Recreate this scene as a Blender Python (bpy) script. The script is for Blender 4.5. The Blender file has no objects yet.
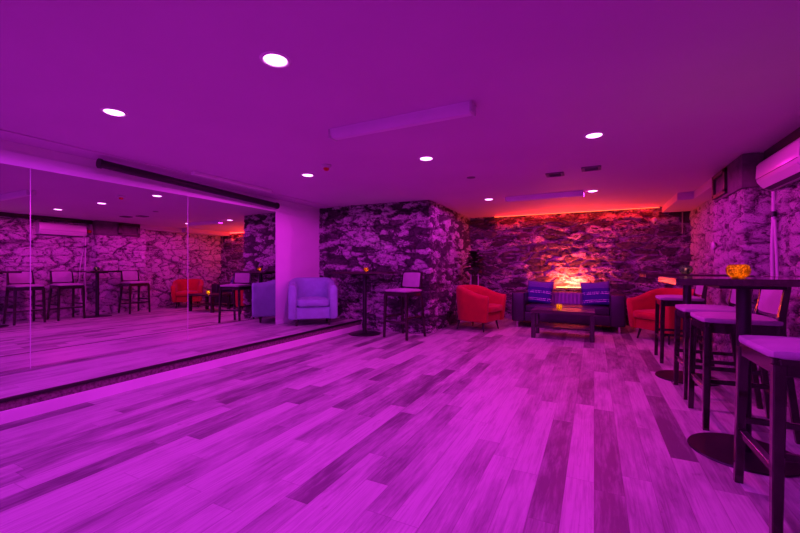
import bpy, bmesh, math, random
from mathutils import Vector, Matrix, noise
random.seed(7)
PI = math.pi
S = bpy.context.scene
COL = S.collection

# ------------------------------------------------------------------ helpers
def link(name, bm, mat, parent=None, sharp=35, loc=None, rotz=None):
    """one bmesh -> one mesh object"""
    bmesh.ops.recalc_face_normals(bm, faces=bm.faces[:])
    me = bpy.data.meshes.new(name)
    bm.to_mesh(me); bm.free()
    for p in me.polygons: p.use_smooth = True
    me.set_sharp_from_angle(angle=math.radians(sharp))
    for m in (mat if isinstance(mat, (list, tuple)) else [mat]): me.materials.append(m)
    o = bpy.data.objects.new(name, me); COL.objects.link(o)
    if parent: o.parent = parent
    if loc is not None: o.location = loc
    if rotz is not None: o.rotation_euler = (0, 0, rotz)
    return o

def tag(o, label, cat, group=None, kind=None):
    o['label'] = label; o['category'] = cat
    if group: o['group'] = group
    if kind: o['kind'] = kind
    return o

def thing(name, label, cat, loc=(0, 0, 0), rotz=0, group=None):
    o = bpy.data.objects.new(name, None); COL.objects.link(o)
    o.empty_display_size = .1
    o.location = loc; o.rotation_euler = (0, 0, rotz)
    return tag(o, label, cat, group)

def struct(name, bm, mat, sharp=35):
    o = link(name, bm, mat, None, sharp); o['kind'] = 'structure'; return o

def dup(src, loc, rotz, label):
    kids = [c for c in bpy.data.objects if c.parent == src]
    r = src.copy(); COL.objects.link(r)
    r.location = loc; r.rotation_euler = (0, 0, rotz); r['label'] = label
    for c in kids:
        g = [k for k in bpy.data.objects if k.parent == c]
        n = c.copy(); COL.objects.link(n); n.parent = r
        for k in g:
            m = k.copy(); COL.objects.link(m); m.parent = n
    return r

def add_box(bm, c, s, rot=None, bev=0, seg=2):
    t = bmesh.new()
    bmesh.ops.create_cube(t, size=1)
    for v in t.verts: v.co = Vector((v.co.x*s[0], v.co.y*s[1], v.co.z*s[2]))
    if bev: bmesh.ops.bevel(t, geom=t.edges[:], offset=bev, segments=seg, affect='EDGES', profile=.5)
    M = Matrix.Translation(c) @ (rot.to_4x4() if rot else Matrix.Identity(4))
    bmesh.ops.transform(t, matrix=M, verts=t.verts)
    merge(bm, t)

def merge(bm, t):
    me = bpy.data.meshes.new('tmp'); t.to_mesh(me); t.free()
    bm.from_mesh(me); bpy.data.meshes.remove(me)

def box(c, s, bev=0, seg=2, rot=None):
    bm = bmesh.new(); add_box(bm, c, s, rot, bev, seg); return bm

def span(x0, x1, y0, y1, z0, z1, bev=0, seg=2):
    return box(((x0+x1)/2, (y0+y1)/2, (z0+z1)/2), (abs(x1-x0), abs(y1-y0), abs(z1-z0)), bev, seg)

def add_bar(bm, pts, secs, bev=.003):
    """square bar through points, sec = (sx, sy) per point, horizontal cross sections"""
    rings = []
    for p, (a, b) in zip(pts, secs):
        e = min(a, b)*.12
        prof = [(-a/2+e, -b/2), (a/2-e, -b/2), (a/2, -b/2+e), (a/2, b/2-e), (a/2-e, b/2), (-a/2+e, b/2), (-a/2, b/2-e), (-a/2, -b/2+e)]
        rings.append([bm.verts.new((p[0]+x, p[1]+y, p[2])) for x, y in prof])
    for r0, r1 in zip(rings, rings[1:]):
        for i in range(8): bm.faces.new((r0[i], r0[(i+1) % 8], r1[(i+1) % 8], r1[i]))
    bm.faces.new(rings[0][::-1]); bm.faces.new(rings[-1])

def add_rod(bm, p0, p1, w, h):
    """rectangular rail from p0 to p1, width w (horizontal), height h (vertical)"""
    p0, p1 = Vector(p0), Vector(p1); d = (p1-p0); L = d.length; d.normalize()
    up = Vector((0, 0, 1)); sd = d.cross(up)
    if sd.length < 1e-4: sd = Vector((1, 0, 0))
    sd.normalize(); up = sd.cross(d)
    R = Matrix((sd, d, up)).transposed()
    add_box(bm, (p0+p1)/2, (w, L, h), R, min(w, h)*.12, 1)

def add_tube(bm, pts, r, seg=12, caps=True):
    pts = [Vector(p) for p in pts]; rings = []
    rr = r if isinstance(r, (list, tuple)) else [r]*len(pts)
    for i, p in enumerate(pts):
        d = (pts[min(i+1, len(pts)-1)]-pts[max(i-1, 0)]).normalized()
        a = d.orthogonal().normalized() if i == 0 else (prev - d*prev.dot(d)).normalized()
        prev = a; b = d.cross(a)
        rings.append([bm.verts.new(p+(a*math.cos(2*PI*k/seg)+b*math.sin(2*PI*k/seg))*rr[i]) for k in range(seg)])
    for r0, r1 in zip(rings, rings[1:]):
        for k in range(seg): bm.faces.new((r0[k], r0[(k+1) % seg], r1[(k+1) % seg], r1[k]))
    if caps: bm.faces.new(rings[0][::-1]); bm.faces.new(rings[-1])

def add_lathe(bm, prof, seg=40, c=(0, 0, 0), closed=False):
    rings = []
    for r, z in prof:
        if r < 1e-6: rings.append([bm.verts.new((c[0], c[1], c[2]+z))])
        else: rings.append([bm.verts.new((c[0]+r*math.cos(2*PI*k/seg), c[1]+r*math.sin(2*PI*k/seg), c[2]+z)) for k in range(seg)])
    pairs = list(zip(rings, rings[1:])) + ([(rings[-1], rings[0])] if closed else [])
    for r0, r1 in pairs:
        for k in range(seg):
            q = [r0[k % len(r0)], r0[(k+1) % len(r0)], r1[(k+1) % len(r1)], r1[k % len(r1)]]
            q2 = []
            for v in q:
                if v not in q2: q2.append(v)
            if len(q2) > 2: bm.faces.new(q2)

def lathe(prof, seg=40, c=(0, 0, 0), closed=False):
    bm = bmesh.new(); add_lathe(bm, prof, seg, c, closed); return bm

def cushion(c, s, puff=.03, n=10, bev=.03, rot=None):
    """soft upholstered block, rounded and slightly domed on all faces"""
    bm = bmesh.new()
    bmesh.ops.create_cube(bm, size=2)
    bmesh.ops.subdivide_edges(bm, edges=bm.edges[:], cuts=n, use_grid_fill=True)
    h = Vector(s)/2
    for v in bm.verts:
        q = v.co.copy(); o = []
        for i in range(3):
            j, k = (i+1) % 3, (i+2) % 3
            o.append(q[i]*(h[i] + puff*(1-q[j]**2)*(1-q[k]**2)))
        p = Vector(o)
        inner = Vector([max(-h[i]+bev, min(h[i]-bev, p[i])) for i in range(3)])
        dv = p-inner
        # round the outer shell
        cnt = sum(1 for i in range(3) if abs(q[i]) > .999)
        if cnt >= 2 and dv.length > bev: p = inner + dv*(bev/dv.length)
        v.co = p
    M = Matrix.Translation(c) @ (rot.to_4x4() if rot else Matrix.Identity(4))
    bmesh.ops.transform(bm, matrix=M, verts=bm.verts)
    return bm

# ------------------------------------------------------------------ materials
class G:
    """small node helper"""
    def __init__(s, name):
        s.m = bpy.data.materials.new(name); s.m.use_nodes = True
        s.t = s.m.node_tree; s.t.nodes.clear()
        s.out = s.t.nodes.new('ShaderNodeOutputMaterial')
    def n(s, kind, ins=None, **kw):
        nd = s.t.nodes.new('ShaderNode'+kind)
        for k, v in kw.items(): setattr(nd, k, v)
        for k, v in (ins or {}).items():
            sk = nd.inputs[k]
            if isinstance(v, bpy.types.NodeSocket): s.t.links.new(v, sk)
            else: sk.default_value = v
        return nd
    def math(s, op, a, b=0., c=0.):
        return s.n('Math', {0: a, 1: b, 2: c}, operation=op).outputs[0]
    def mix(s, f, a, b):
        nd = s.n('Mix', None, data_type='RGBA')
        for i, v in ((0, f), (6, a), (7, b)):
            if isinstance(v, bpy.types.NodeSocket): s.t.links.new(v, nd.inputs[i])
            else: nd.inputs[i].default_value = v if i == 0 else (*v[:3], 1)
        return nd.outputs[2]
    def ramp(s, f, stops):
        nd = s.n('ValToRGB', {0: f}); e = nd.color_ramp.elements
        while len(e) < len(stops): e.new(.5)
        for x, (p, c) in zip(e, stops):
            x.position = p; x.color = (c, c, c, 1) if not isinstance(c, tuple) else (*c, 1)
        return nd.outputs[0]
    def coord(s, scale=(1, 1, 1), kind='Object'):
        tc = s.n('TexCoord')
        return s.n('Mapping', {'Vector': tc.outputs[kind], 'Scale': scale}).outputs[0]
    def noise(s, vec, sc, det=4, rough=.55, dist=0):
        return s.n('TexNoise', {'Vector': vec, 'Scale': sc, 'Detail': det, 'Roughness': rough, 'Distortion': dist}).outputs[0]
    def bump(s, h, st, d=.01):
        return s.n('Bump', {'Height': h, 'Strength': st, 'Distance': d}).outputs[0]
    def bsdf(s, **kw):
        b = s.n('BsdfPrincipled', {k.replace('_', ' '): ((*v, 1) if isinstance(v, tuple) and len(v) == 3 else v) for k, v in kw.items()})
        s.t.links.new(b.outputs[0], s.out.inputs[0]); return b

def plain(name, col, rough=.5, var=.12, scale=12, bump=0., bscale=150, metal=0., coat=0., spec=.5):
    g = G(name); co = g.coord()
    nz = g.noise(co, scale, 5)
    c = g.mix(g.ramp(nz, [(.3, 0.), (.7, 1.)]), tuple(x*(1-var) for x in col), tuple(min(1, x*(1+var)) for x in col))
    kw = dict(Base_Color=c, Roughness=rough, Metallic=metal, Coat_Weight=coat)
    if bump: kw['Normal'] = g.bump(g.noise(co, bscale, 3), bump, .004)
    b = g.bsdf(**kw); b.inputs['Specular IOR Level'].default_value = spec
    return g.m

def wood(name, col, rough=.22, axis=2, coat=.3, bump=0.):
    g = G(name); sc = [9, 9, 9]; sc[axis] = .9
    co = g.coord(tuple(sc))
    nz = g.noise(co, 3, 6, .6, .6)
    c = g.mix(g.ramp(nz, [(.32, 0.), (.68, 1.)]), tuple(x*.6 for x in col), tuple(x*1.4 for x in col))
    kw = dict(Base_Color=c, Roughness=rough, Coat_Weight=coat, Coat_Roughness=.06)
    if bump: kw['Normal'] = g.bump(nz, bump, .003)
    g.bsdf(**kw)
    return g.m

def fabric(name, col, rough=.9, var=.14, weave=420, sheen=.15):
    g = G(name); co = g.coord()
    a = g.noise(co, 7, 5); b = g.noise(co, weave, 2)
    c = g.mix(g.ramp(a, [(.3, 0.), (.7, 1.)]), tuple(x*(1-var) for x in col), tuple(min(1, x*(1+var)) for x in col))
    c = g.mix(g.math('MULTIPLY', b, .35), c, tuple(x*.6 for x in col))
    h = g.math('ADD', g.math('MULTIPLY', a, 3.), b)
    g.bsdf(Base_Color=c, Roughness=rough, Sheen_Weight=sheen, Normal=g.bump(h, .35, .004))
    return g.m

def emit(name, col, st):
    g = G(name)
    e = g.n('Emission', {'Color': (*col, 1), 'Strength': st})
    g.t.links.new(e.outputs[0], g.out.inputs[0]); return g.m

def stone_mat(name, dark, mid, pale, cover, mort, fine=1., soft=.05, crack=(5., .5), flat=1.9):
    """rubble masonry: per-vertex stone tone / joint mask + fine mottling of old limewash"""
    g = G(name); co = g.coord()
    tone = g.n('Attribute', None, attribute_name='tone').outputs['Fac']
    joint = g.n('Attribute', None, attribute_name='joint').outputs['Fac']
    st = g.coord((1, 1, flat))
    n1 = g.noise(st, 7*fine, 10, .74, .15)
    n2 = g.noise(st, 24*fine, 8, .8)
    n3 = g.noise(co, 1.3, 3, .5)
    base = g.mix(g.ramp(tone, [(.1, 0.), (.95, 1.)]), dark, mid)
    base = g.mix(g.ramp(n2, [(.40, 0.), (.62, 1.)]), base, mid)
    w = g.math('ADD', g.math('MULTIPLY', n1, .55), g.math('MULTIPLY', n2, .57))
    w = g.math('ADD', w, g.math('MULTIPLY', g.math('SUBTRACT', n3, .5), .40))
    w = g.math('ADD', w, g.math('MULTIPLY', g.math('SUBTRACT', tone, .5), .24))
    mask = g.ramp(w, [(cover, 0.), (cover+soft, 1.)])
    c = g.mix(mask, base, pale)
    jm = g.math('MULTIPLY', g.ramp(joint, [(.0, 0.), (.55, 1.)]), g.ramp(n2, [(.40, .0), (.54, 1.)]))
    c = g.mix(jm, c, mort)
    # crevices: warped cell edges, broken up by noise
    wv = g.n('TexNoise', {'Vector': st, 'Scale': 4., 'Detail': 5.}).outputs['Color']
    wp = g.n('VectorMath', {0: g.n('VectorMath', {0: wv, 1: (.35, .35, .35)}, operation='MULTIPLY').outputs[0], 1: st}, operation='ADD').outputs[0]
    ed = g.n('TexVoronoi', {'Vector': wp, 'Scale': crack[0]}, feature='DISTANCE_TO_EDGE').outputs[0]
    ed = g.math('ADD', ed, g.math('MULTIPLY', g.math('SUBTRACT', n1, .44), .55))
    cr = g.ramp(ed, [(.015, 1.), (.075, 0.)])
    deep = tuple(x*.25 for x in dark)
    c = g.mix(g.math('MULTIPLY', cr, crack[1]), c, deep)
    pits = g.ramp(g.noise(st, 42*fine, 4, .75), [(.37, 1.), (.45, 0.)])
    c = g.mix(g.math('MULTIPLY', pits, .75), c, deep)
    h = g.math('ADD', g.math('ADD', n2, g.math('MULTIPLY', n1, 1.6)), g.math('MULTIPLY', cr, -.6))
    g.bsdf(Base_Color=c, Roughness=.88, Normal=g.bump(h, 1., .06))
    return g.m

def floor_mat(name, W=.135, L=1.25):
    g = G(name)
    tc = g.n('TexCoord').outputs['Object']
    sx = g.n('SeparateXYZ', {0: tc})
    X = g.math('DIVIDE', sx.outputs[0], W); row = g.math('FLOOR', X)
    off = g.n('TexWhiteNoise', {'W': row}, noise_dimensions='1D').outputs[0]
    Y = g.math('ADD', g.math('DIVIDE', sx.outputs[1], L), g.math('MULTIPLY', off, 7.3)); colm = g.math('FLOOR', Y)
    cell = g.n('CombineXYZ', {0: row, 1: colm}).outputs[0]
    wn = g.n('TexWhiteNoise', {'Vector': cell}, noise_dimensions='2D')
    r = wn.outputs[0]
    fx = g.math('SUBTRACT', X, row); fy = g.math('SUBTRACT', Y, colm)
    ex = g.math('MULTIPLY', g.math('MINIMUM', fx, g.math('SUBTRACT', 1., fx)), W)
    ey = g.math('MULTIPLY', g.math('MINIMUM', fy, g.math('SUBTRACT', 1., fy)), L)
    e = g.math('MINIMUM', ex, ey)
    gap = g.ramp(g.math('MULTIPLY', e, 100.), [(.08, 1.), (.24, 0.)])
    # grain, shifted per plank
    v = g.n('VectorMath', {0: tc, 1: wn.outputs[1]}, operation='ADD').outputs[0]
    sh = g.n('VectorMath', {0: g.n('VectorMath', {0: wn.outputs[1], 1: (9, 9, 9)}, operation='MULTIPLY').outputs[0], 1: tc}, operation='ADD').outputs[0]
    gv = g.n('Mapping', {'Vector': sh, 'Scale': (1, .09, 1)}).outputs[0]
    gr = g.noise(gv, 34, 7, .68, .9)
    bl = g.noise(g.n('Mapping', {'Vector': sh, 'Scale': (1, .3, 1)}).outputs[0], 5.5, 4, .6, .3)
    kn = g.ramp(g.noise(g.n('Mapping', {'Vector': sh, 'Scale': (1, .4, 1)}).outputs[0], 9, 5, .7, 1.4), [(.62, 0.), (.74, 1.)])
    tone = g.math('ADD', g.math('MULTIPLY', g.math('POWER', r, .8), .40), g.math('ADD', g.math('MULTIPLY', gr, .56), g.math('MULTIPLY', bl, .76)))
    c = g.mix(g.ramp(tone, [(.60, 0.), (1.12, 1.)]), (.14, .155, .14), (.58, .72, .56))
    c = g.mix(g.math('MULTIPLY', kn, .55), c, (.12, .09, .09))
    c = g.mix(g.math('MULTIPLY', gap, .4), c, (.06, .055, .055))
    fine = g.noise(g.n('Mapping', {'Vector': sh, 'Scale': (1, .03, 1)}).outputs[0], 90, 4, .65, .3)
    c = g.mix(g.ramp(fine, [(.36, .28), (.54, 0.)]), c, (.12, .11, .11))
    h = g.math('SUBTRACT', g.math('MULTIPLY', gr, .5), gap)
    ro = g.math('ADD', .36, g.math('MULTIPLY', gr, .2))
    g.bsdf(Base_Color=c, Roughness=ro, Normal=g.bump(h, .25, .002))
    return g.m

M = {}
M['floor'] = floor_mat('laminate_planks')
M['white'] = plain('white_paint', (.78, .76, .77), .55, .03, 3, .05, 60)
M['ceil'] = plain('ceiling_paint', (.63, .46, .64), .6, .03, 1.2, .04, 40)
M['trimwhite'] = plain('white_board', (.88, .87, .88), .4, .03, 4)
M['black'] = plain('black_plastic', (.012, .011, .013), .4, .2)
M['nosing'] = plain('black_nosing', (.008, .007, .009), .5, .2)
M['carpet'] = plain('speckled_band', (.2, .15, .16), .9, .55, 40, .5, 120)
M['concrete'] = plain('dark_concrete', (.12, .1, .11), .85, .35, 7, .5, 40)
M['darkwood'] = wood('dark_beam_wood', (.03, .022, .02), .5)
M['lacquer'] = wood('espresso_lacquer', (.020, .012, .012), .15, 2, .6)
M['top'] = wood('tabletop_laminate', (.045, .026, .024), .10, 1, .7)
M['satin'] = wood('satin_tabletop', (.05, .03, .03), .3, 0, 0)
M['metal'] = plain('black_metal', (.02, .018, .022), .35, .2, 20, 0, 150, .3)
M['chrome'] = plain('brushed_steel', (.6, .58, .6), .3, .05, 20, 0, 150, 1.)
M['seat'] = fabric('stool_fabric', (.42, .38, .42))
M['grey'] = fabric('grey_blue_fabric', (.29, .60, .56))
M['red'] = fabric('red_fabric', (.45, .012, .018), .85)
M['redseam'] = fabric('red_piping', (.45, .02, .02))
M['leather'] = plain('dark_vinyl', (.020, .011, .030), .34, .15, 9, .12, 90)
M['ribs'] = plain('ribbed_vinyl', (.17, .11, .28), .4, .1, 9)
M['ac'] = plain('white_plastic', (.60, .58, .60), .3, .02, 3)
M['acdark'] = plain('louvre_gap', (.05, .045, .05), .5, .1)
M['fixture'] = plain('fixture_enamel', (.78, .70, .82), .4, .04, 4)
M['cable'] = plain('white_conduit', (.55, .53, .55), .4, .06, 15)
M['redplastic'] = plain('red_plastic', (.6, .02, .015), .4, .05)
M['grille'] = plain('vent_grey', (.2, .19, .2), .5, .1)
M['leaf'] = plain('rubber_leaf', (.055, .08, .05), .35, .4, 6)
M['leafpale'] = plain('reddish_leaf', (.30, .10, .06), .4, .3, 6)
M['pot'] = plain('dark_pot', (.05, .03, .03), .5, .2)
M['wax'] = plain('candle_wax', (.8, .7, .5), .6, .04)
M['flame'] = emit('candle_flame', (1, .55, .12), 30)
M['lens'] = emit('downlight_lens', (1, .30, 1), 7)
M['led'] = emit('led_orange', (1, .09, .025), 5)
M['warm'] = emit('warm_lamp', (1, .38, .14), 7)

g = G('mirror_glass')
b = g.bsdf(Base_Color=(.80, .77, .80), Metallic=1., Roughness=.0); M['mirror'] = g.m
g = G('mirror_edge'); g.bsdf(Base_Color=(.8, .75, .85), Roughness=.15, Metallic=.4); M['medge'] = g.m

def mosaic(name, col, dark, clear=.48):
    g = G(name); co = g.coord()
    v = g.n('TexVoronoi', {'Vector': co, 'Scale': 95.}, feature='DISTANCE_TO_EDGE').outputs[0]
    v2 = g.n('TexVoronoi', {'Vector': co, 'Scale': 95.})
    e = g.ramp(v, [(.05, 0.), (.16, 1.)])
    t = g.n('SeparateColor', {0: v2.outputs['Color']}).outputs[0]
    c = g.mix(g.ramp(t, [(.2, 0.), (.8, 1.)]), tuple(x*.35 for x in col), col)
    c = g.mix(e, dark, c)
    tr = g.n('BsdfTranslucent', {'Color': c}).outputs[0]
    gl = g.n('BsdfPrincipled', {'Base Color': c, 'Roughness': .12}).outputs[0]
    mx = g.n('MixShader', {0: .25, 1: tr, 2: gl}).outputs[0]
    cl = g.n('BsdfTransparent', {'Color': c}).outputs[0]
    mx = g.n('MixShader', {0: clear, 1: mx, 2: cl}).outputs[0]
    g.t.links.new(mx, g.out.inputs[0]); return g.m
M['amber'] = mosaic('amber_mosaic_glass', (.95, .55, .06), (.12, .03, .0))
M['smoke'] = mosaic('smoky_mosaic_glass', (.42, .26, .55), (.06, .05, .14), .6)
M['yellow'] = mosaic('yellow_glass', (.95, .75, .12), (.3, .15, .02))

def pillow_mat():
    g = G('striped_pillow_fabric')
    tc = g.n('TexCoord').outputs['Object']; s = g.n('SeparateXYZ', {0: tc})
    nz = g.noise(g.coord((1, 1, 1)), 14, 3)
    z = g.math('ADD', s.outputs[2], g.math('MULTIPLY', g.math('SUBTRACT', nz, .5), .02))
    # thin pale dashed bands low down, hatched band on top
    def band(z0, w):
        return g.math('LESS_THAN', g.math('ABSOLUTE', g.math('SUBTRACT', z, z0)), w)
    dash = g.ramp(g.noise(g.coord((60, 60, 14)), 1., 2), [(.42, 0.), (.52, 1.)])
    m = g.math('MAXIMUM', g.math('MAXIMUM', band(-.135, .007), band(-.165, .006)), g.math('MAXIMUM', band(-.02, .007), band(.012, .006)))
    hat = g.n('TexWave', {'Vector': g.coord((1, 1, 2.2)), 'Scale': 13., 'Distortion': 3., 'Detail': 2.}, bands_direction='Z').outputs[1]
    hm = g.math('MULTIPLY', g.math('GREATER_THAN', z, .085), g.ramp(hat, [(.55, 0.), (.75, 1.)]))
    m = g.math('MAXIMUM', g.math('MULTIPLY', m, dash), g.math('MULTIPLY', hm, .32))
    c = g.mix(m, (.022, .03, .21), (.6, .55, .75))
    g.bsdf(Base_Color=c, Roughness=.85, Normal=g.bump(g.noise(g.coord(), 300, 2), .3, .003))
    return g.m
M['pillow'] = pillow_mat()

# ------------------------------------------------------------------ camera
H = 1.12; CEIL = 2.274; MIR = -4.70; PLAT = .18; EDGE = -3.80
cam = bpy.data.cameras.new('camera'); co = bpy.data.objects.new('camera', cam); COL.objects.link(co)
cam.sensor_width = 36; cam.lens = 386/800*36; cam.shift_y = 1.5/800
cam.clip_start = .05
co.location = (0, 0, H); co.rotation_euler = (PI/2, 0, math.radians(26.7)); S.camera = co

# ------------------------------------------------------------------ setting
def sheet(pts):
    bm = bmesh.new(); bm.faces.new([bm.verts.new(p) for p in pts]); return bm
Y0, YB, XR = -6.2, 8.72, 1.58
struct('floor', span(-4.95, 1.85, Y0-.1, 9.0, -.1, 0), M['floor'])
struct('ceiling', span(-4.95, 1.85, Y0-.1, 9.0, CEIL, CEIL+.12), M['ceil'])
struct('wall_left', span(MIR-.13, MIR-.012, Y0, 6.0, 0, CEIL), M['white'])
struct('wall_front', span(-4.95, 1.85, Y0-.1, Y0, 0, CEIL), M['white'])

def vor(p):
    d, pts = noise.voronoi(p)
    return d[0], d[1], pts[0]

def stone_wall(name, path, mat, z0=0, z1=CEIL, step=.025, su=.46, sv=.17, amp=.035, seed=0., jw=.10, jtone=1.):
    """masonry built as real relief along a plan path; the room is on the left of the path"""
    P = [Vector((x, y, 0)) for x, y in path]
    seg = [(b-a).length for a, b in zip(P, P[1:])]; tot = sum(seg)
    cum = [0]
    for s in seg: cum.append(cum[-1]+s)
    us = []
    for i, s in enumerate(seg):
        n = max(2, int(s/step)); us += [(i, k/n) for k in range(n)]
    us.append((len(seg)-1, 1.))
    nrm = [Vector((-(b-a).y, (b-a).x, 0)).normalized() for a, b in zip(P, P[1:])]
    nv = int((z1-z0)/step)
    bm = bmesh.new(); lt = bm.verts.layers.float.new('tone'); lj = bm.verts.layers.float.new('joint')
    cols = []
    for i, t in us:
        a, b = P[i], P[i+1]; u = cum[i]+seg[i]*t; base = a.lerp(b, t); n = nrm[i].copy()
        R = .05
        if i > 0 and seg[i]*t < R: n = nrm[i].lerp((nrm[i]+nrm[i-1])/2, 1-seg[i]*t/R)
        if i < len(seg)-1 and seg[i]*(1-t) < R: n = nrm[i].lerp((nrm[i]+nrm[i+1])/2, 1-seg[i]*(1-t)/R)
        col = []
        for j in range(nv+1):
            z = z0+(z1-z0)*j/nv
            q = Vector((u, z, seed))
            wx = noise.noise(q*2.3)*.10; wz = noise.noise(q*1.7+Vector((5, 9, 2)))*.07 + noise.noise(q*5+Vector((1, 4, 8)))*.025
            f1, f2, pt = vor(Vector(((u+wx)/su, (z+wz)/sv, seed)))
            e = f2-f1
            k = min(1, e/.13); k = k*k*(3-2*k)
            hsh = (math.sin(pt.x*12.9898+pt.y*78.233+pt.z*37.7)*43758.5453) % 1
            hgt = amp*(k*(.6+.55*hsh)-.5) + noise.fractal(q*9, 1.0, 2.0, 3)*amp*.28 + noise.noise(q*.9)*amp*.5
            v = bm.verts.new((base.x+n.x*hgt, base.y+n.y*hgt, z))
            v[lt] = hsh; v[lj] = max(0., 1-e/jw)*jtone
            col.append(v)
        cols.append(col)
    for c0, c1 in zip(cols, cols[1:]):
        for j in range(nv): bm.faces.new((c0[j], c1[j], c1[j+1], c0[j+1]))
    # a back skin closes the wall into a solid
    o = link(name, bm, mat, None, 180); o['kind'] = 'structure'
    return o

M['st_back'] = stone_mat('rubble_back', (.04, .03, .05), (.17, .13, .18), (.80, .68, .86), .61, (.74, .62, .76), 1.4, .05, (4.2, .9), 2.4)
M['st_pil'] = stone_mat('rubble_pillar', (.035, .026, .04), (.22, .17, .22), (.94, .84, .96), .566, (.05, .038, .05), 1.8, .05, (5.5, .6), 1.8)
M['st_right'] = stone_mat('rubble_right', (.16, .12, .15), (.60, .50, .55), (.93, .82, .9), .38, (.10, .07, .09), 1.5, .14, (3.6, .7), 1.6)

stone_wall('wall_back', [(1.72, YB), (-2.75, YB)], M['st_back'], seed=3.3, su=.38, sv=.115, jw=.11, amp=.06, step=.021)
stone_wall('wall_pillar', [(-2.58, YB+.06), (-2.50, 6.07), (MIR-.1, 5.93)], M['st_pil'], seed=11.7, su=.24, sv=.085, jtone=.7, amp=.045, step=.021)
stone_wall('wall_right', [(1.58, Y0), (1.58, 2.5), (1.57, 5.03), (1.37, 5.07), (1.37, 6.2), (1.585, 6.26), (1.585, YB+.06)],
           M['st_right'], seed=21.1, su=.42, sv=.17, amp=.045, jtone=.75, step=.022)

# lintel block with a dark frame, high on the right wall
bm = span(1.33, 1.7, 5.03, 6.04, 1.93, CEIL, .012, 2); struct('wall_lintel', bm, M['concrete'])
bm = bmesh.new()
for a in ((5.50, 5.58, 1.98, 2.24), (5.96, 6.02, 1.98, 2.24), (5.50, 6.02, 1.96, 2.01), (5.50, 6.02, 2.2, 2.245)):
    add_box(bm, (1.322, (a[0]+a[1])/2, (a[2]+a[3])/2), (.036, a[1]-a[0], a[3]-a[2]), None, .003, 1)
struct('trim_frame', bm, M['darkwood'])
# bulkhead under the ceiling at the far right, jogging wider near the back wall
bm = bmesh.new()
pl = [(1.34, 6.04), (1.34, 7.2), (1.14, 7.2), (1.14, YB), (1.75, YB), (1.75, 6.04)]
lo = [bm.verts.new((x, y, 2.16)) for x, y in pl]; hi = [bm.verts.new((x, y, CEIL+.01)) for x, y in pl]
bm.faces.new(lo); bm.faces.new(hi)
for i in range(6): bm.faces.new((lo[i], lo[(i+1) % 6], hi[(i+1) % 6], hi[i]))
struct('ceiling_bulkhead', bm, M['ceil'])
struct('trim_beam', span(1.5, 1.66, Y0, 5.03, 2.19, CEIL, .006), M['darkwood'])

# platform along the mirror wall
struct('platform', span(MIR-.1, EDGE, Y0, 6.0, 0, PLAT-.004), M['carpet'])
struct('platform_floor', span(MIR-.1, EDGE+.004, Y0, 6.0, PLAT-.004, PLAT), M['floor'])
struct('trim_riser', span(EDGE, EDGE+.014, Y0, 5.98, 0, .092, .002, 1), M['trimwhite'])
struct('trim_nosing', span(EDGE-.006, EDGE+.022, Y0, 5.99, PLAT-.024, PLAT+.003, .004, 2), M['nosing'])
# white wall details
struct('baseboard_left', span(MIR-.012, MIR+.004, 4.79, 5.95, PLAT, PLAT+.075, .003, 1), M['trimwhite'])
struct('trim_header', span(MIR-.012, MIR+.002, Y0, 5.95, 2.05, CEIL-.1, .003, 1), M['white'])
struct('trim_panel', span(MIR-.02, -4.40, Y0, 5.94, CEIL-.012, CEIL+.002, .003, 1), M['ceil'])

# ------------------------------------------------------------------ mirrors
ys = [-1.45, .10, 1.67, 3.233, 4.775]
mlab = ['wall mirror panel beyond the left edge of the picture beside the first seam',
        'tall wall mirror panel nearest the camera, cut by the left edge of the photo',
        'tall wall mirror panel between two seams, reflecting the bar stools and air conditioner',
        'tall wall mirror panel farthest away, ending at the white wall by the grey armchair']
for i in range(4):
    if i == 0: continue
    t = thing('wall_mirror', mlab[i], 'mirror', (MIR, ys[i], PLAT), 0, 'mirror panels on the left wall')
    w = ys[i+1]-ys[i]; h = 2.05-PLAT
    link('glass', span(-.008, 0, .002, w-.002, .003, h), M['mirror'], t)
    bm = bmesh.new()
    add_box(bm, (-.0035, w-.002, h/2), (.011, .007, h-.004))
    link('edge_strip', bm, M['medge'], t)

# ------------------------------------------------------------------ ceiling fittings
def downlight_root(label, x, y):
    t = thing('downlight', label, 'ceiling light', (x, y, CEIL), 0, 'recessed downlights in the ceiling')
    bm = lathe([(.062, 0), (.062, -.004), (.070, -.008), (.082, -.004), (.084, 0)], 40); link('trim_ring', bm, M['trimwhite'], t)
    bm = lathe([(0, -.011), (.03, -.0105), (.055, -.008), (.062, -.004), (.062, 0)], 40); link('lens', bm, M['lens'], t)
    return t
dl = [(-3.17, 1.60, 'V', 'lit round downlight at far left of ceiling, above the mirror side'),
      (-1.577, 1.60, 'V', 'lit round downlight nearest the camera, largest on the ceiling'),
      (-3.17, 3.76, 'M', 'lit round downlight next to the smoke alarm in front of the white wall'),
      (-1.577, 3.75, 'M', 'lit round downlight behind the long dark tube light near ceiling centre'),
      (0, 3.75, 'P', 'lit round downlight alone in the right half of the ceiling'),
      (-1.577, 6.45, 'M', 'lit round downlight near the pillar at left end of the far tube light'),
      (-.02, 6.45, 'P', 'lit round downlight at right end of the far tube light, before the sofa')]
COLS = {'V': (.74, .026, 1.08), 'M': (1.04, .024, 1.0), 'P': (1.14, .018, .72)}
first = None
def lamp(x, y, c, p):
    L = bpy.data.lights.new('downlight_lamp', 'SPOT'); L.spot_size = math.radians(176); L.spot_blend = .12; L.shadow_soft_size = 0; L.energy = p; L.color = COLS[c]
    o = bpy.data.objects.new('downlight_lamp', L); COL.objects.link(o); o.location = (x, y, CEIL-.022)
    return o
PW = 43
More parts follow.
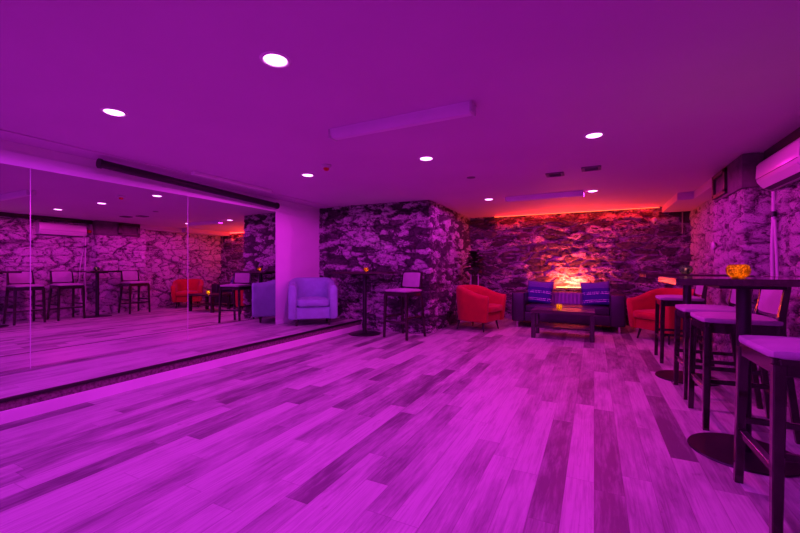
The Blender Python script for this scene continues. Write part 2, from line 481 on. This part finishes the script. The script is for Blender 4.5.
for x, y, c, lab in dl:
    if first is None: first = t = downlight_root(lab, x, y)
    else: t = dup(first, (x, y, CEIL), 0, lab)
    lamp(x, y, c, PW*(.92 if c == 'V' else 1.18))
# unseen lamps added for brightness, continuing the grid behind and above the camera
for x, y in [(0, 1.6)]+[(x, y) for x in (-3.17, -1.577, 0) for y in (-.6, -2.8, -5)]:
    lamp(x, y, 'V', PW*(.84 if y > 0 else .6))

def batten(label, x0, x1, y, cut=()):
    t = thing('tube_light', label, 'ceiling light', ((x0+x1)/2, y, CEIL), 0, 'unlit tube lights')
    L = x1-x0
    bm = bmesh.new()   # trapezoid body
    pr = [(-.055, 0), (-.05, -.045), (-.032, -.07), (.032, -.07), (.05, -.045), (.055, 0)]
    ends = [[bm.verts.new((sx*L/2, a, z)) for a, z in pr] for sx in (-1, 1)]
    for i in range(6): bm.faces.new((ends[0][i], ends[0][(i+1) % 6], ends[1][(i+1) % 6], ends[1][i]))
    bm.faces.new(ends[0]); bm.faces.new(ends[1])
    link('housing', bm, M['fixture'], t)
    for sx in (-1, 1): link('end_cap', box((sx*(L/2-.006), 0, -.037), (.02, .116, .078), .008, 2), M['ac'], t)
    bm = box((0, 0, -.0715), (L*.96, .05, .006), .002, 1); link('diffuser', bm, M['fixture'], t)
    return t
batten('long unlit tube light near the middle of the ceiling, closest to the camera', -1.97, -.755, 2.65)
batten('thin unlit tube light in front of the red lit back wall', -1.29, -.14, 6.42)

t = thing('smoke_alarm', 'round white smoke alarm with red centre on the ceiling', 'smoke alarm', (-2.68, 3.49, CEIL))
link('body', lathe([(.058, 0), (.058, -.018), (.045, -.034), (.03, -.036), (0, -.036)], 32), M['ac'], t)
link('red_cap', lathe([(.032, -.034), (.03, -.055), (.02, -.064), (0, -.066)], 24), M['redplastic'], t)

def vent(name, label, x, y, sx, sy, slats, cat='ceiling vent'):
    t = thing(name, label, cat, (x, y, CEIL))
    bm = bmesh.new()
    for a in ((0, sy/2, sx, .018), (0, -sy/2, sx, .018), (sx/2, 0, .018, sy), (-sx/2, 0, .018, sy)):
        add_box(bm, (a[0], a[1], -.008), (a[2]+.018, a[3], .016), None, .003, 1)
    link('frame', bm, M['grille'], t)
    link('backing', box((0, 0, -.002), (sx, sy, .003)), M['black'], t)
    for k in range(slats):
        yy = -sy/2+(k+.5)*sy/slats
        link('slat', box((0, yy, -.008), (sx-.01, .012, .003), rot=Matrix.Rotation(.6, 3, 'X')), M['grille'], t)
    return t
vent('ceiling_vent', 'dark square vent in the ceiling left of the paler grille', -.43, 5.09, .17, .17, 4)
vent('ceiling_vent', 'pale slatted grille in the ceiling right of the dark vent', -.03, 4.97, .17, .17, 7)
t = thing('ceiling_plate', 'small flat round grey plate on the ceiling above the pillar corner', 'ceiling plate', (-1.40, 4.8, CEIL))
link('cover', lathe([(.055, 0), (.053, -.006), (.04, -.01), (0, -.011)], 24), M['grille'], t)

# dark roll-up screen casing over the mirror
t = thing('screen_casing', 'long dark tube-shaped screen casing mounted above the mirrors', 'screen', (-4.58, 2.5, 2.2))
p0, p1 = Vector((-4.50, 2.14, 2.185)), Vector((-4.60, 4.70, 2.13))
off = Vector((-4.58, 2.5, 2.2))
bm = bmesh.new(); add_tube(bm, [p0-off+(p1-p0)*k/8 for k in range(9)], .042, 20); link('casing', bm, M['black'], t)
for p in (p0, p1):
    bm = bmesh.new(); add_tube(bm, [p-off-Vector((0, .012, 0)), p-off+Vector((0, .012, 0))], .05, 20); link('end_cap', bm, M['black'], t)
for f in (.04, .5, .96):
    q = p0.lerp(p1, f)-off
    bm = box((q.x-.07, q.y, q.z+.005), (.13, .03, .03), .004, 1); link('bracket', bm, M['black'], t)
t = thing('light_strip', 'thin pale unlit strip on the ceiling above the dark screen casing', 'ceiling light', (-4.28, 3.62, CEIL-.012))
link('channel', span(-.03, .03, -.62, .62, -.028, .012, .005, 2), M['trimwhite'], t)
link('diffuser', span(-.018, .018, -.61, .61, -.033, -.026, .003, 1), M['ac'], t)

# orange LED strip where the back wall meets the ceiling
t = thing('led_strip', 'glowing orange light strip along the top of the back wall', 'light strip', (-.4, 8.655, CEIL))
link('channel', span(-1.6, 1.5, -.015, .02, -.012, 0, .002, 1), M['trimwhite'], t)
link('diode_tape', span(-1.59, 1.49, -.009, .012, -.0185, -.011), M['led'], t)
for rx, en in ((-95, 6), (25, 8)):
    L = bpy.data.lights.new('led_lamp', 'AREA'); L.shape = 'RECTANGLE'; L.size = 3.0; L.size_y = .02; L.energy = en; L.color = (1, .010, .012)
    o = bpy.data.objects.new('led_lamp', L); COL.objects.link(o); o.location = (-.45, 8.615, CEIL-.04); o.rotation_euler = (math.radians(rx), 0, 0)

# ------------------------------------------------------------------ furniture
def bar_stool(label):
    t = thing('bar_stool', label, 'bar stool', group='dark bar stools with pale upholstery')
    m = M['lacquer']
    for s in (-1, 1):
        bm = bmesh.new(); add_bar(bm, [(s*.235, -.225, 0), (s*.215, -.210, .715)], [(.034, .036), (.044, .046)]); link('leg', bm, m, t)
        bm = bmesh.new(); add_bar(bm, [(s*.232, .255, 0), (s*.2, .175, .70), (s*.195, .182, .80), (s*.188, .222, 1.055)],
                                  [(.034, .036), (.042, .046), (.036, .04), (.028, .03)]); link('leg', bm, m, t)
    bm = bmesh.new()
    add_rod(bm, (-.21, -.212, .705), (.21, -.212, .705), .03, .07); add_rod(bm, (-.19, .172, .705), (.19, .172, .705), .03, .07)
    for s in (-1, 1): add_rod(bm, (s*.217, -.21, .705), (s*.2, .17, .705), .03, .07)
    link('seat_frame', bm, m, t)
    link('seat', cushion((0, -.022, .757), (.445, .42, .04), .016, 10, .016), M['seat'], t)
    bm = bmesh.new()   # padded back panel, leaning with the posts
    R = Matrix.Rotation(-.155, 3, 'X')
    merge(bm, cushion((0, .198, .925), (.355, .032, .235), .006, 8, .012, R)); link('backrest', bm, M['seat'], t)
    bm = bmesh.new(); add_rod(bm, (-.185, .222, 1.051), (.185, .222, 1.051), .024, .018); link('top_rail', bm, m, t)
    bm = bmesh.new(); add_rod(bm, (-.19, .180, .800), (.19, .180, .800), .024, .022); link('lower_rail', bm, m, t)
    bm = bmesh.new(); add_rod(bm, (-.215, -.212, .262), (.215, -.212, .262), .028, .034); f = link('footrest', bm, m, t)
    link('foot_plate', box((0, -.213, .2805), (.40, .030, .004), .001, 1), M['chrome'], f)
    for s in (-1, 1):
        bm = bmesh.new(); add_rod(bm, (s*.217, -.205, .335), (s*.215, .215, .335), .024, .03); link('stretcher', bm, m, t)
    bm = bmesh.new(); add_rod(bm, (-.215, .225, .225), (.215, .225, .225), .024, .03); link('stretcher', bm, m, t)
    return t
stool = bar_stool('bar stool beside the tall table against the stone pillar')
stool.location = (-2.76, 5.64, 0); stool.rotation_euler = (0, 0, math.radians(-13))
R_ = math.radians(-90)
dup(stool, (.90, 2.37, 0), R_, 'bar stool closest to the camera, cut by right edge of photo')
dup(stool, (.915, 3.575, 0), R_, 'bar stool just behind the near tall table, second closest to the camera')
dup(stool, (.925, 4.27, 0), R_, 'bar stool between the two right hand tall tables, next to the farther one')
dup(stool, (.935, 5.68, 0), R_, 'bar stool in front of the right hand red armchair, beyond both tables')

def bar_table(label, loc, rz, w, d):
    t = thing('bar_table', label, 'bar table', loc, rz, 'tall pedestal tables')
    link('table_top', box((0, 0, 1.041), (w, d, .038), .002, 1), M['top'], t)
    link('column', lathe([(0, .016), (.036, .016), (.036, 1.0), (0, 1.0)], 28), M['metal'], t)
    link('mounting_plate', box((0, 0, 1.01), (.3, .3, .024), .004, 1), M['metal'], t)
    link('base', lathe([(0, 0), (.272, 0), (.275, .004), (.27, .011), (.12, .017), (.05, .02), (0, .02)], 56), M['metal'], t)
    return t
bar_table('tall round-based table in the right foreground holding the amber candle bowl', (.808, 3.02, 0), 0, .78, .68)
bar_table('tall round-based table behind the right foreground table, holding the smoky candle bowl', (.845, 4.82, 0), 0, .77, .6)
bar_table('tall round-based table against the stone pillar beside the platform', (-3.49, 5.60, 0), 0, .90, .62)

def candle(name, label, loc, prof, mat, flame_z, en, grp='candle holders'):
    t = thing(name, label, 'candle holder', loc, random.random()*3, grp)
    link('bowl', lathe(prof, 36), mat, t)
    rb = min(r for r, z in prof if r > 0)*.8
    link('candle', lathe([(0, .008), (rb*.6, .008), (rb*.6, flame_z-.014), (0, flame_z-.014)], 20), M['wax'], t)
    link('flame', lathe([(0, flame_z-.013), (.008, flame_z-.004), (.007, flame_z+.008), (.003, flame_z+.02), (0, flame_z+.028)], 12), M['flame'], t)
    L = bpy.data.lights.new('candle_glow', 'POINT'); L.energy = en; L.color = (1, .5, .1); L.shadow_soft_size = .008
    o = bpy.data.objects.new('candle_glow', L); COL.objects.link(o); o.location = (loc[0], loc[1], loc[2]+flame_z+.012)
    return t
def bowl_prof(R, h):
    o = [(0, 0), (R*.45, 0), (R*.72, h*.10), (R*.92, h*.28), (R, h*.52), (R*.95, h*.74), (R*.82, h*.92), (R*.70, h)]
    return o + [(r-.004, z) for r, z in o[:1:-1]] + [(R*.5, .006), (0, .006)]
TZ = 1.06
candle('candle_bowl', 'round amber mosaic candle bowl glowing on the near tall table', (.79, 3.05, TZ), bowl_prof(.06, .082), M['amber'], .036, 3.6)
candle('candle_bowl', 'smoky glass candle bowl on the farther right hand tall table', (.83, 4.80, TZ), bowl_prof(.058, .085), M['smoke'], .04, .7)
candle('candle_bowl', 'small amber candle bowl on the table by the stone pillar', (-3.46, 5.60, TZ), bowl_prof(.042, .065), M['amber'], .03, 1.5)
candle('candle_globe', 'little yellow globe candle holder on the dark coffee table', (-.50, 6.68, .452), bowl_prof(.048, .088), M['yellow'], .04, 1.6)
candle('tealight', 'tiny tealight on the ledge behind the sofa', (-.50, 8.45, .70), bowl_prof(.028, .03), M['yellow'], .02, .25)

def tub_chair(name, label, loc, rz, fab, W, D, hb, ha, z0, th, taper, legs, legr, splay, seat_h, r=.3, rise=1.6):
    t = thing(name, label, 'armchair', loc, rz)
    hw, hd = W/2-th/2, D/2-th/2
    path = []
    yf = -D/2+.02
    n = 9
    for k in range(n): path.append((-hw, yf+(hd-r-yf)*k/n, (-1, 0)))
    for k in range(13):
        a = PI-PI/2*k/12; path.append((-hw+r+r*math.cos(a), hd-r+r*math.sin(a), (math.cos(a), math.sin(a))))
    for k in range(1, 6): path.append((-(hw-r)+2*(hw-r)*k/6, hd, (0, 1)))
    for k in range(13):
        a = PI/2-PI/2*k/12; path.append((hw-r+r*math.cos(a), hd-r+r*math.sin(a), (math.cos(a), math.sin(a))))
    for k in range(n): path.append((hw, hd-r-(hd-r-yf)*(k+1)/n, (1, 0)))
    bm = bmesh.new(); rings = []
    def ring(x, y, nn, yo=0, sh=1.):
        f = max(0, min(1, (y-yf)/(D/2+hd-.06))); f = f**rise; f = f*f*(3-2*f)
        h = ha+(hb-ha)*f
        e = th/2
        pf = [(e-.03, z0), (e-.008, z0+.012), (e, z0+.04), (e, z0+(h-z0)*.5), (e, h-.07), (e-.008, h-.035), (e-.028, h-.010), (e-.05, h),
              (-e+.05, h), (-e+.028, h-.010), (-e+.008, h-.035), (-e, h-.07), (-e, z0+(h-z0)*.5), (-e, z0)]
        vs = []
        zc = (z0+h)/2
        for o, z in pf:
            o *= sh; z = zc+(z-zc)*(1-(1-sh)*.10)
            k = 1-taper*(1-min(1, (z-z0)/(ha-z0)))
            vs.append(bm.verts.new(((x+nn[0]*o)*k, (y+nn[1]*o+yo)*k, z)))
        rings.append(vs)
    ring(*path[0], yo=-.032, sh=.55); ring(*path[0], yo=-.022, sh=.85)
    for p in path: ring(*p)
    ring(*path[-1], yo=-.022, sh=.85); ring(*path[-1], yo=-.032, sh=.55)
    for a, b in zip(rings, rings[1:]):
        for i in range(len(a)): bm.faces.new((a[i], a[(i+1) % len(a)], b[(i+1) % len(a)], b[i]))
    bm.faces.new(rings[0]); bm.faces.new(rings[-1])
    link('shell', bm, M[fab], t, 60)
    iw = W-2*th; k = 1-taper*.8
    # base and front rail
    bm = box((0, -.03, z0+(seat_h-.12-z0)/2), ((iw+.03)*k, (D-th-.02)*k, seat_h-.12-z0), .018, 3); link('seat_base', bm, M[fab], t)
    link('seat_cushion', cushion((0, -D/2+.02+(D-th)/2-.025, seat_h-.055), ((iw-.012), D-th-.03, .115), .028, 12, .035), M[fab], t)
    for sx in (-1, 1):
        for sy in (-1, 1):
            bm = bmesh.new()
            x0, y0 = sx*(W/2-.13)*(1-taper), sy*(D/2-.12)*(1-taper)
            add_tube(bm, [(x0+sx*splay, y0+sy*splay, 0), (x0, y0, z0+.02)], [legr*.6, legr], 14); link('leg', bm, M['lacquer'], t)
    return t
tub_chair('tub_armchair', 'grey-blue tub armchair on the platform against the white wall', (-4.26, 5.17, PLAT), math.radians(42), 'grey',
          .78, .70, .775, .665, .115, .13, .0, 4, .026, .0, .43, .26, 1.4)
tub_chair('tub_armchair', 'red tub armchair left of the sofa, seen from behind its side', (-1.91, 6.98, 0), math.radians(76), 'red',
          .80, .76, .80, .64, .17, .12, .10, 4, .02, .035, .45, .30, 1.0)
tub_chair('tub_armchair', 'red tub armchair at far right, partly behind the bar stools', (1.0, 7.16, 0), math.radians(-50), 'red',
          .80, .76, .80, .64, .17, .12, .10, 4, .02, .035, .45, .30, 1.0)

# sofa
SX0, SX1, SY0, SY1 = -1.40, .475, 7.50, 8.37
t = thing('sofa', 'dark low vinyl sofa under the glowing back wall', 'sofa', ((SX0+SX1)/2, (SY0+SY1)/2, 0))
w, d = (SX1-SX0)/2, (SY1-SY0)/2
link('base', span(-w+.02, w-.02, -d+.04, d-.01, .12, .30, .015, 3), M['leather'], t)
for s in (-1, 1): link('arm', span(s*w, s*(w-.235), -d, d, .115, .665, .03, 4), M['leather'], t)
link('backrest', span(-w+.2, w-.2, d-.2, d, .2, .655, .03, 4), M['leather'], t)
link('seat_cushion', cushion((0, -.07, .365), (2*w-.475, 2*d-.24, .13), .012, 14, .03), M['leather'], t)
bm = bmesh.new()     # padded ribbed back pad between the cushions
N = 68; W2 = .60
for k in range(N+1):
    x = -W2+2*W2*k/N
    dp = .018*abs(math.sin(PI*k/4))**.6
    for z, lean in ((.42, -.06), (.50, -.035), (.60, -.012), (.635, -.004), (.648, .03)):
        bm.verts.new((x, d-.205-dp+lean, z))
bm.verts.ensure_lookup_table()
for k in range(N):
    for j in range(4):
        a = k*5+j; bm.faces.new((bm.verts[a], bm.verts[a+5], bm.verts[a+6], bm.verts[a+1]))
link('back_pad', bm, M['ribs'], t, 60)['label'] = 'ribbed violet back pad'
for sx in (-1, 1):
    for sy in (-1, 1):
        bm = bmesh.new(); add_tube(bm, [(sx*(w-.09), sy*(d-.07), 0), (sx*(w-.09), sy*(d-.07), .13)], [.02, .025], 16); link('leg', bm, M['chrome'], t)

def pillow(label, loc, rot):
    bm = bmesh.new(); n = 22; top = []; s = .25
    for side in (-1, 1):
        g_ = []
        for i in range(n+1):
            row = []
            for j in range(n+1):
                a, c = i/n*2-1, j/n*2-1
                e = max(0, (1-a**4)*(1-c**4))**.55
                pin = 1-.07*(1-abs(a*c))*max(abs(a), abs(c))**3
                row.append(bm.verts.new((a*s*pin, side*(.07*e+.002), c*s*pin*.92)))
            g_.append(row)
        for i in range(n):
            for j in range(n): bm.faces.new((g_[i][j], g_[i+1][j], g_[i+1][j+1], g_[i][j+1]))
    bmesh.ops.remove_doubles(bm, verts=bm.verts[:], dist=.0045)
    o = link('cushion', bm, M['pillow'], None, 80)
    o.location = loc; o.rotation_euler = rot
    return tag(o, label, 'cushion', 'striped cushions on the sofa')
pillow('blue cushion with white stripes at the left end of the sofa', (-.955, 7.98, .645), (math.radians(-19), math.radians(3), math.radians(-8)))
pillow('blue cushion with white stripes at the right end of the sofa', (.03, 7.98, .645), (math.radians(-19), math.radians(-4), math.radians(8)))

# ledge behind the sofa with the warm lamp bar
t = thing('console_ledge', 'narrow wooden ledge standing behind the sofa under the bright glow', 'ledge', (-.455, 8.5, 0))
M['ledge'] = wood('reddish_board', (.25, .10, .06), .35, 0)
link('top_board', span(-.41, .41, -.115, .12, .68, .70, .003, 1), M['ledge'], t)
for sx in (-1, 1): link('leg', span(sx*.38, sx*.34, -.09, .09, 0, .68, .003, 1), M['lacquer'], t)
t = thing('light_bar', 'warm glowing lamp bar on the ledge lighting the back wall', 'lamp', (-.46, 8.575, .70))
link('housing', span(-.25, .25, -.02, .02, 0, .022, .003, 1), M['metal'], t)
link('lens', span(-.24, .24, -.014, .016, .021, .034, .003, 1), M['warm'], t)
L = bpy.data.lights.new('bar_lamp', 'AREA'); L.shape = 'RECTANGLE'; L.size = .46; L.size_y = .03; L.energy = 60; L.color = (1, .062, .018)
o = bpy.data.objects.new('bar_lamp', L); COL.objects.link(o); o.location = (-.46, 8.555, .742); o.rotation_euler = (math.radians(180-22), 0, 0)

# coffee table
t = thing('coffee_table', 'dark rectangular coffee table with lower shelf in front of the sofa', 'coffee table', (-.45, 6.755, 0))
link('table_top', span(-.46, .46, -.28, .28, .405, .452, .002, 1), M['satin'], t)
link('shelf', span(-.40, .40, -.22, .22, .165, .185, .002, 1), M['satin'], t)
for sx in (-1, 1):
    for sy in (-1, 1): link('leg', span(sx*.455, sx*.39, sy*.275, sy*.21, 0, .405, .003, 1), M['lacquer'], t)

# plant behind the left red armchair
px, py = -2.165, 7.66
t = thing('plant_stand', 'slim pale upright stand holding the dark plant in the back corner', 'plant stand', (px, py, 0))
for k in range(4):
    a = PI/4+k*PI/2+.3
    bm = bmesh.new(); add_tube(bm, [(.12*math.cos(a), .12*math.sin(a), 0), (.1*math.cos(a), .1*math.sin(a), 1.0)], .009, 10); link('upright', bm, M['cable'], t)
link('shelf', lathe([(0, .74), (.10, .74), (.102, .745), (.10, .752), (0, .752)], 28), M['cable'], t)
t = thing('potted_plant', 'dark leafy potted plant in the corner behind the left red armchair', 'plant', (px, py, .752))
link('pot', lathe([(0, 0), (.055, 0), (.078, .2), (.082, .205), (.074, .205), (.07, .18), (0, .18)], 28), M['pot'], t)
bm = bmesh.new(); add_tube(bm, [(0, 0, .17), (.01, .01, .4), (-.01, 0, .62)], [.012, .009, .006], 8)
add_tube(bm, [(.02, 0, .17), (.06, -.03, .36), (.09, -.05, .5)], [.01, .007, .005], 8); link('stem', bm, M['pot'], t)
def leaf(bm, base, dirv, L, Wd, droop):
    d0 = Vector(dirv).normalized(); side = d0.cross(Vector((0, 0, 1)))
    if side.length < .01: side = Vector((1, 0, 0))
    side.normalize(); N = 8; rows = []
    for i in range(N+1):
        f = i/N
        p = Vector(base)+d0*L*f+Vector((0, 0, -droop*L*f*f))
        ww = Wd*math.sin(PI*min(1, f*.93+.05))**.8
        up = side.cross(d0)
        rows.append([bm.verts.new(p-side*ww+up*ww*.25), bm.verts.new(p), bm.verts.new(p+side*ww+up*ww*.25)])
    for a, b in zip(rows, rows[1:]):
        for j in range(2): bm.faces.new((a[j], a[j+1], b[j+1], b[j]))
def foliage(name, spots, mat):
    bm = bmesh.new()
    for s in spots: leaf(bm, *s)
    bmesh.ops.solidify(bm, geom=bm.faces[:], thickness=.002)
    return link(name, bm, mat, t, 60)
spots = []
for k in range(40):
    a = k*2.399+random.uniform(-.3, .3); f = k/40
    z = .30+.34*f
    el = .05+.62*f+random.uniform(-.2, .2)
    spots.append(((.01*math.cos(a), .01*math.sin(a), z), (math.cos(a)*math.cos(el), math.sin(a)*math.cos(el), math.sin(el)), random.uniform(.21, .27), random.uniform(.06, .085), random.uniform(.2, .6)))
foliage('foliage', spots, M['leaf'])
foliage('pale_leaves', [((.06, -.03, .34), (.8, -.3, .45), .22, .045, .25), ((.08, -.04, .45), (.7, -.35, .75), .22, .04, .2), ((.05, -.02, .30), (.6, -.6, .2), .2, .045, .4)], M['leafpale'])['label'] = 'paler reddish leaves on the right side'

# ------------------------------------------------------------------ right wall fittings
t = thing('air_conditioner', 'white wall mounted air conditioner at the upper right', 'air conditioner', (1.53, 4.42, 1.86))
bm = bmesh.new()
prof = [(.03, .01), (-.04, 0), (-.10, .025), (-.135, .075), (-.145, .12), (-.14, .235), (-.12, .262), (-.08, .27), (.03, .27)]
Ls = [(-.44, .96), (-.425, 1.0), (.425, 1.0), (.44, .96)]
rg = []
for yy, k in Ls: rg.append([bm.verts.new((x*k if x < 0 else x, yy, .135+(z-.135)*k)) for x, z in prof])
for a, b_ in zip(rg, rg[1:]):
    for i in range(len(prof)): bm.faces.new((a[i], a[(i+1) % len(prof)], b_[(i+1) % len(prof)], b_[i]))
bm.faces.new(rg[0]); bm.faces.new(rg[-1])
link('body', bm, M['ac'], t, 50)
bm = bmesh.new(); add_box(bm, (-.115, 0, .043), (.075, .80, .006), Matrix.Rotation(.95, 3, 'Y'), .002, 1); link('louvre_flap', bm, M['ac'], t)
bm = bmesh.new(); add_box(bm, (-.071, 0, .0085), (.06, .80, .006), Matrix.Rotation(.4, 3, 'Y')); link('outlet_slot', bm, M['acdark'], t)
bm = bmesh.new(); add_box(bm, (-.1455, 0, .105), (.004, .85, .003)); link('panel_seam', bm, M['acdark'], t)

def wavy(pts, n=8):
    P = [Vector(p) for p in pts]; o = []
    for i in range(len(P)-1):
        a, b_, c, e = P[max(i-1, 0)], P[i], P[i+1], P[min(i+2, len(P)-1)]
        for k in range(n):
            f = k/n
            o.append(.5*((2*b_)+(c-a)*f+(2*a-5*b_+4*c-e)*f*f+(3*b_-a-3*c+e)*f**3))
    o.append(P[-1]); return o
t = thing('conduit', 'thicker white conduit running down the wall below the air conditioner', 'pipe', (1.53, 4.885, 0))
bm = bmesh.new(); add_tube(bm, wavy([(.0, 0, 0), (-.01, .01, .4), (-.012, -.01, .9), (-.012, 0, 1.3), (0, .01, 1.62), (0, .005, 1.85)]), .016, 12); link('pipe', bm, M['cable'], t)
link('clamp', lathe([(.017, 1.61), (.024, 1.615), (.024, 1.655), (.017, 1.66)], 20, (-.002, .01, 0)), M['black'], t)
t = thing('conduit', 'thinner white conduit slanting beside the thicker one to its right', 'pipe', (1.53, 4.78, 0))
bm = bmesh.new(); add_tube(bm, wavy([(.0, 0, 0), (-.005, .02, .35), (-.01, -.015, .8), (-.01, 0, 1.1), (-.008, .04, 1.4), (-.004, .075, 1.58)]), .012, 12); link('pipe', bm, M['cable'], t)
t = thing('alarm_sounder', 'small red alarm sounder beside the air conditioner, seen in the mirror', 'alarm', (1.52, 4.965, 2.0))
link('base', box((.0, 0, 0), (.03, .07, .07), .006, 2), M['redplastic'], t)
bm = lathe([(0, .045), (.02, .042), (.03, .03), (.034, 0)], 24)
bmesh.ops.rotate(bm, cent=(0, 0, 0), matrix=Matrix.Rotation(-PI/2, 3, 'Y'), verts=bm.verts); link('dome', bm, M['redplastic'], t, loc=(-.013, 0, 0))
t = thing('wall_plate', 'round white plate on the right stone wall past the tables', 'wall plate', (1.345, 6.12, 1.40))
bm = lathe([(.055, 0), (.055, .012), (.045, .02), (0, .021)], 28)
bmesh.ops.rotate(bm, cent=(0, 0, 0), matrix=Matrix.Rotation(-PI/2, 3, 'Y'), verts=bm.verts); link('cover', bm, M['ac'], t)
t = thing('wall_fitting', 'small round reddish fitting high on the back wall at right', 'wall fitting', (1.02, 8.68, 2.03))
bm = lathe([(.05, -.02), (.05, .02), (.035, .05), (0, .06)], 24)
bmesh.ops.rotate(bm, cent=(0, 0, 0), matrix=Matrix.Rotation(PI/2, 3, 'X'), verts=bm.verts); link('cover', bm, M['cable'], t)
t = thing('conduit', 'thin vertical conduit near the right end of the back wall', 'pipe', (1.45, 8.66, 0))
bm = bmesh.new(); add_tube(bm, [(0, 0, 1.75), (0, 0, 2.16)], .012, 10); link('pipe', bm, M['grille'], t)

# ------------------------------------------------------------------ world / render look
w = bpy.data.worlds.new('world'); S.world = w; w.use_nodes = True
w.node_tree.nodes['Background'].inputs[0].default_value = (0, 0, 0, 1)
S.view_settings.view_transform = 'Standard'; S.view_settings.look = 'None'
S.view_settings.exposure = 0; S.view_settings.gamma = 1; S.view_settings.use_curve_mapping = False
S.cycles.use_denoising = True
S.cycles.max_bounces = 10; S.cycles.diffuse_bounces = 6; S.cycles.glossy_bounces = 6
S.cycles.sample_clamp_indirect = 6
